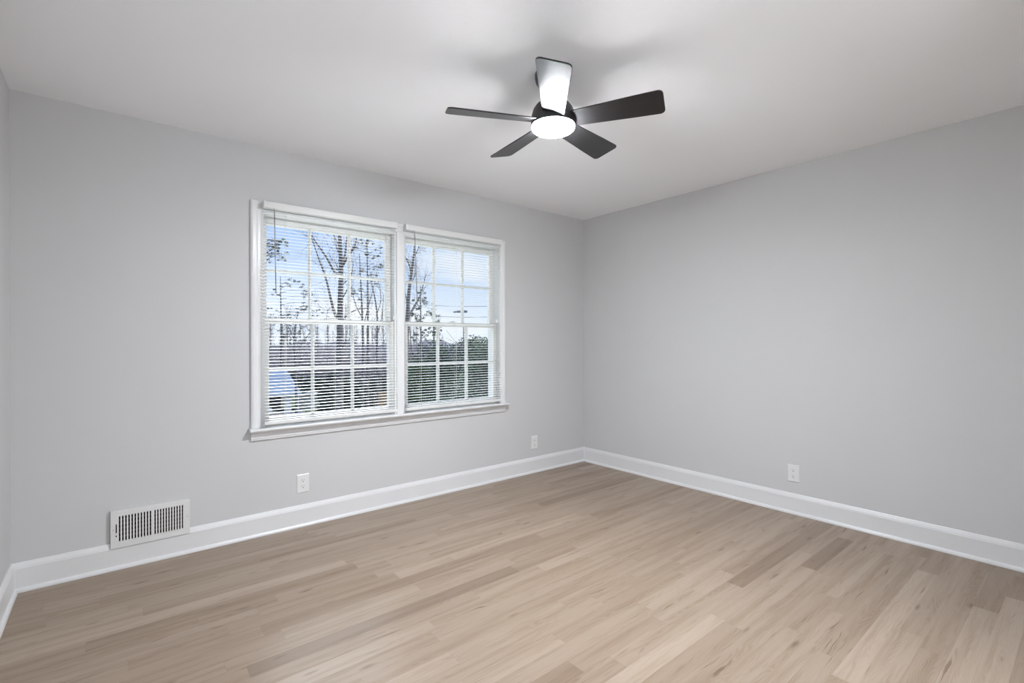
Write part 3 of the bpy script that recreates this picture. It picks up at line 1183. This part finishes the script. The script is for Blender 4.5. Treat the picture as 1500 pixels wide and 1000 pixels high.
pine(616, 46, 418, 'narrow dark conifer, left one of the two seen in the right window', [
    (616 + rgp.uniform(-6, 6) * (0.5 + (v - 425) / 70), v, rgp.uniform(-1, 1), .8) for v in range(428, 520, 6)], 4, 0.13, 120, 0.18, rad=0.55)
pine(635, 50, 440, 'narrow green conifer, right one of the two seen in the right window', [
    (635 + rgp.uniform(-6, 6) * (0.5 + (v - 445) / 60), v, rgp.uniform(-1, 1), .8) for v in range(448, 520, 6)], 5, 0.13, 130, 0.18, rad=0.55, mat='leaf_mid')


# ---- leafy evergreens filling the right window
def leafy(name, u, d, vtop, ru, label, seed, mat, n, size, group=None, cat='tree', vbot=None, stick=0):
    base = spot(u, 500, d)
    base.z = GZ
    top = spot(u, vtop, d)
    h = top.z - GZ
    R = ru / FPX * d
    root = empty(name, base, label=label, cat=cat, group=group)
    rg = random.Random(seed)
    st = MB()
    limb(st, [(0, 0, 0), (0.05, 0.03, h * 0.5), (0, 0, h * 0.93)], max(0.04, R * 0.07), 0.02, 7)
    v, f = [], []
    lob = max(12, int(26 * h / (R * 2.2)))
    for k in range(lob):
        t = 0.06 + 0.90 * (k + rg.random()) / lob
        w = R * (0.95 if t < 0.55 else 0.95 * math.sqrt(max(0.02, 1 - ((t - 0.55) / 0.45) ** 1.8))) * rg.uniform(0.55, 0.9)
        a = rg.uniform(0, 2 * PI)
        c = Vector((math.cos(a) * w, math.sin(a) * w, h * t))
        limb(st, [(0, 0, max(0.1, c.z - 0.5 * w - 0.1)), tuple(c * 0.6 + Vector((0, 0, c.z * 0.36))), tuple(c)], 0.02 + R * 0.01, 0.008, 4, 2)
        leaf_cloud(v, f, c, R * rg.uniform(0.34, 0.5), n // lob, size, rg, 0.85)
    leaf_cloud(v, f, Vector((0, 0, h * 0.45)), R * 0.75, n // 6, size * 1.2, rg, max(1.0, h * 0.45 / (R * 0.75)))
    for k in range(stick):
        a = rg.uniform(0, 2 * PI)
        grow(st, (0, 0, h * 0.8), (math.cos(a) * 0.5, math.sin(a) * 0.5, 1), h * 0.16, 0.025, 1, rg)
    st.build('stem', M['bark'], root)
    soft_mesh('foliage', v, f, M[mat], root)
    return root


leafy('evergreen_tree', 650, 21, 500, 34, 'dark evergreen tree in the middle of the right window', 31, 'leaf_dark', 16000, 0.058)
leafy('evergreen_tree', 708, 17, 488, 40, 'tallest dark evergreen tree at the right edge of the right window', 32, 'leaf_dark', 18000, 0.050, stick=4)
leafy('evergreen_tree', 612, 25, 524, 30, 'lighter green evergreen tree at the left edge of the right window', 33, 'leaf_mid', 14000, 0.065)
leafy('evergreen_tree', 682, 27, 492, 38, 'broad evergreen tree behind the two darkest evergreens', 34, 'leaf_dark', 12000, 0.072)
leafy('evergreen_tree', 632, 33, 508, 34, 'mixed green evergreen tree at the foot of the two narrow conifers', 35, 'leaf_hedge', 11000, 0.09)
leafy('evergreen_tree', 668, 14.5, 560, 46, 'low dark evergreen nearest the right window', 36, 'leaf_dark', 14000, 0.045)

# shrubs beside the shed and under the forked tree
for i, (u, d, vt, ru, lb) in enumerate([
        (480, 50, 566, 13, 'dark shrub directly right of the beige shed'),
        (504, 54, 556, 15, 'dark rounded shrub below the forked bare tree'),
        (533, 51, 558, 15, 'dark shrub just left of the orange-tan fence panel'),
        (558, 66, 552, 22, 'dark shrub rising behind the orange-tan fence panel'),
        (460, 67, 550, 15, 'grey-green shrub rising behind the beige shed'),
        (493, 69, 546, 17, 'grey-green shrub behind the two dark shrubs at the forked tree'),
        (430, 72, 548, 14, 'grey-green shrub behind the right end of the blue-grey roof')]):
    leafy('evergreen_shrub', u, d, vt, ru, lb, 50 + i, 'leaf_hedge', 4200, 0.16, cat='shrub')

# far bare woods: four shapes of tree, copied
protos = []
for k in range(4):
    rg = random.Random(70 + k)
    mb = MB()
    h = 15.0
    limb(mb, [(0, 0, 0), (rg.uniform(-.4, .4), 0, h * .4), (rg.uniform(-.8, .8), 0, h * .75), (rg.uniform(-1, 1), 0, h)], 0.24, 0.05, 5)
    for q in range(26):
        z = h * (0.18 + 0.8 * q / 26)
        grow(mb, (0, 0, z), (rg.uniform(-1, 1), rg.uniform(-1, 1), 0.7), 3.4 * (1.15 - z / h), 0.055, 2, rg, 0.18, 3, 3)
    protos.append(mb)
rg = random.Random(90)
fm = []
cnt = 0
for i in range(42):
    d = 88 + (i // 7) * 6.4 + rg.uniform(-.6, .6)
    u = 378 + ((i % 7) + 0.5 * ((i // 7) % 2)) * 5.4 / d * FPX + rg.uniform(-2, 2)
    p = spot(u, 500, d)
    p.z = GZ
    k = i % 4
    if len(fm) < 4:
        o = protos[k].build('woodland_tree', M['bark_far'])
        fm.append(o)
    else:
        o = fm[k].copy()
        COL.objects.link(o)
    o.location = p
    o.rotation_euler = (0, 0, rg.uniform(0, 6.28))
    s = rg.uniform(0.7, 1.0)
    o.scale = (s * 0.72, s * 0.72, s)
    tag(o, 'bare grey tree in the distant woods behind the neighbouring house and shrubs', 'tree', 'bare trees of the distant woods')

# tangled undergrowth in the woods
mb = MB()
for i in range(3200):
    p = spot(rg.uniform(360, 640), 500, rg.uniform(74, 84))
    p.z = GZ
    t = p + Vector((rg.uniform(-1.2, 1.2), rg.uniform(-1, 1), rg.uniform(2.0, 8.0)))
    m = (p + t) / 2 + Vector((rg.uniform(-.5, .5), 0, 0))
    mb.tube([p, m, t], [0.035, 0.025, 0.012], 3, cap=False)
tag(mb.build('undergrowth', M['bark_far']), 'tangled grey undergrowth along the edge of the distant woods', 'undergrowth', kind='stuff')


# low wooded rise that closes the view
mb = MB()
nx, ny = 70, 6
v_, f_ = [], []
for i in range(nx):
    for j in range(ny):
        u_ = 250 + 600 * i / (nx - 1)
        p = spot(u_, 500, 118 + 9 * j)
        hgt = (7.5 + 0.5 * math.sin(i * 0.31) + 0.5 * math.sin(i * 0.87 + 1) + 0.35 * math.sin(i * 2.1) + rg.uniform(-.3, .3)) * math.sin(PI * min(1, j / 3) / 2)
        v_.append((p.x, p.y, GZ - 0.3 + max(0.0, hgt)))
for i in range(nx - 1):
    for j in range(ny - 1):
        f_.append((i * ny + j, (i + 1) * ny + j, (i + 1) * ny + j + 1, i * ny + j + 1))
mb.add(v_, f_)
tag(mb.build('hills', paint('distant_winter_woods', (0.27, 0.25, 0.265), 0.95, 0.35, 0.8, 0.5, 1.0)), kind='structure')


# ---- neighbouring house with carport
def yawed(u, d, z=GZ):
    p = spot(u, 500, d)
    p.z = z
    az = math.atan2(p.x - CAM.x, p.y - CAM.y)
    return p, -az


p, rz = yawed(438, 52)
rz += 0.1
house = empty('neighbour_house', p, rz, label='low house with blue-grey hip roof and open carport across the drive', cat='house')
ez, rzh = 2.25, 4.6
x0, x1, y0, y1 = -16.0, 0.0, 0.0, 8.0
r = MB()
ov = 0.45
e = [(x0 - ov, y0 - ov, ez), (x1 + ov * 0.5, y0 - ov, ez), (x1 + ov * 0.5, y1 + ov, ez), (x0 - ov, y1 + ov, ez)]
rd = [(x0 + 3.0, 4.0, rzh), (x1 - 0.9, 4.0, rzh)]
r.add(e + rd, [(0, 1, 5, 4), (1, 2, 5), (2, 3, 4, 5), (3, 0, 4), (3, 2, 1, 0)])
roof = r.build('roof', M['shingle'], house)
r = MB()
r.box(x0 - ov, x1 + ov * 0.5, y0 - ov - 0.03, y0 - ov, ez - 0.16, ez + 0.02)
r.build('fascia', M['siding'], roof)
w = MB()
w.box(x0, -4.2, 0.1, y1, 0, ez)                # enclosed part of the house
w.box(-1.45, -0.75, 0.1, 0.25, 0, ez)          # panel beside the opening
w.box(-4.2, 0, y1 - 0.2, y1, 0, ez)
w.build('wall', M['siding'], house)
w = MB()
w.box(-4.15, -1.5, 4.0, 4.1, 0, ez)
w.build('carport_shade_sheet', M['utility'], house)  # dark sheet standing in for the shade deep in the carport
for xp in (-0.12, -4.1):
    MB().box(xp - 0.07, xp + 0.07, 0.02, 0.16, 0, ez).build('carport_post', M['carpaint'], house)
wi = MB()
wi.box(-8.2, -6.6, 0.06, 0.1, 0.9, 1.9)
wi.build('window', M['carglass'], house)

# white car parked in the carport
p2 = p + Matrix.Rotation(rz, 3, 'Z') @ Vector((-4.75, 0.95, 0.0))
car = empty('parked_car', p2, rz, label='white car parked at the carport of the house across the drive', cat='car')
side = [(-2.1, 0.30), (2.15, 0.30), (2.2, 0.62), (2.1, 0.85), (1.25, 0.95), (0.55, 1.38), (-0.95, 1.42), (-1.75, 1.02), (-2.15, 0.92), (-2.2, 0.55)]
cb = MB()
n = len(side)
vs = [(q[0], -0.85 + (0.14 if q[1] > 1.2 else 0), q[1]) for q in side] + [(q[0], 0.85 - (0.14 if q[1] > 1.2 else 0), q[1]) for q in side]
cb.add(vs, [(i, (i + 1) % n, n + (i + 1) % n, n + i) for i in range(n)] + [tuple(range(n)), tuple(range(2 * n - 1, n - 1, -1))])
cb.build('body', M['carpaint'], car, 0.04, 2)
cg = MB()
cg.add([(-1.55, -0.86, 0.98), (1.1, -0.86, 0.98), (0.5, -0.73, 1.33), (-0.95, -0.73, 1.36)], [(0, 1, 2, 3)])
cg.v += [(a, -b, c) for a, b, c in cg.v[:4]]
cg.f.append((7, 6, 5, 4)); cg.smooth.append(False)
cg.build('side_windows', M['carglass'], car)
for xw in (-1.35, 1.35):
    for yw in (-0.86, 0.66):
        wmb = MB()
        wmb.prism([(xw + 0.32 * math.cos(2 * PI * k / 20), 0.32 + 0.32 * math.sin(2 * PI * k / 20)) for k in range(20)], 1, yw, yw + 0.2)
        wmb.build('wheel', M['tyre'], car)
MB().box(2.17, 2.22, 0.45, 0.75, 0.62, 0.76).build('tail_lamp', M['cedar'], car)

# beige shed
p, rz = yawed(456, 55)
sh_ = empty('garden_shed', p, rz, label='small beige shed with a low gable standing between the house and the shrubs', cat='shed')
w = MB()
w.prism([(-1.35, 0), (1.35, 0), (1.35, 1.45), (0, 1.85), (-1.35, 1.45)], 1, 0, 2.4)
w.build('wall', M['shed'], sh_)
w = MB()
w.prism([(-1.5, 1.42), (0, 1.87), (1.5, 1.42), (1.5, 1.50), (0, 1.97), (-1.5, 1.50)], 1, -0.15, 2.55)
w.build('roof', M['shed'], sh_)
MB().box(-0.4, 0.4, -0.03, 0, 0.02, 1.25).build('door', M['siding'], sh_)

# orange-tan fence panel
p, rz = yawed(560, 57)
fe = empty('fence_panel', p, rz, label='orange-tan wooden fence panel at the lower right of the left window', cat='fence')
w = MB()
for k in range(16):
    xa = -1.35 + k * 0.2
    w.box(xa, xa + 0.19, 0, 0.025, 0.05, 1.85 + 0.0 * k)
w.box(-1.35, 1.84, 0.025, 0.06, 0.35, 0.45)
w.box(-1.35, 1.84, 0.025, 0.06, 1.45, 1.55)
w.build('boards', M['cedar'], fe)
for xa in (-1.35, 0.25, 1.8):
    MB().box(xa, xa + 0.1, 0.06, 0.16, 0, 1.95).build('post', M['cedar'], fe)

# street lamp and overhead cables seen over the evergreens
p, rz = yawed(679, 30)
sl = empty('street_lamp', p, rz, label='flat dark street lamp head on a thin pole above the evergreens', cat='street lamp')
hz = spot(679, 457, 30).z - GZ
MB().tube([(0, 0, 0), (0, 0, hz - 0.05)], [0.045, 0.03], 8).build('pole', M['utility'], sl)
w = MB()
w.prism([(-0.62, hz - 0.02), (0.24, hz - 0.02), (0.24, hz + 0.09), (0.05, hz + 0.11), (-0.4, hz + 0.09), (-0.62, hz + 0.03)], 1, -0.14, 0.14)
w.build('lamp_head', M['utility'], sl, 0.02)
for (va, vb, lb) in ((443, 437, 'upper thin overhead cable crossing the right window'), (459, 452, 'lower thin overhead cable crossing the right window')):
    a_, b_ = spot(560, va - 4, 34), spot(900, vb - 6, 26)
    pts = [a_.lerp(b_, t) - Vector((0, 0, 0.55 * 4 * t * (1 - t))) for t in [k / 16 for k in range(17)]]
    tag(MB().tube(pts, 0.013, 5).build('overhead_cable', M['utility']), lb, 'cable', 'overhead cables')
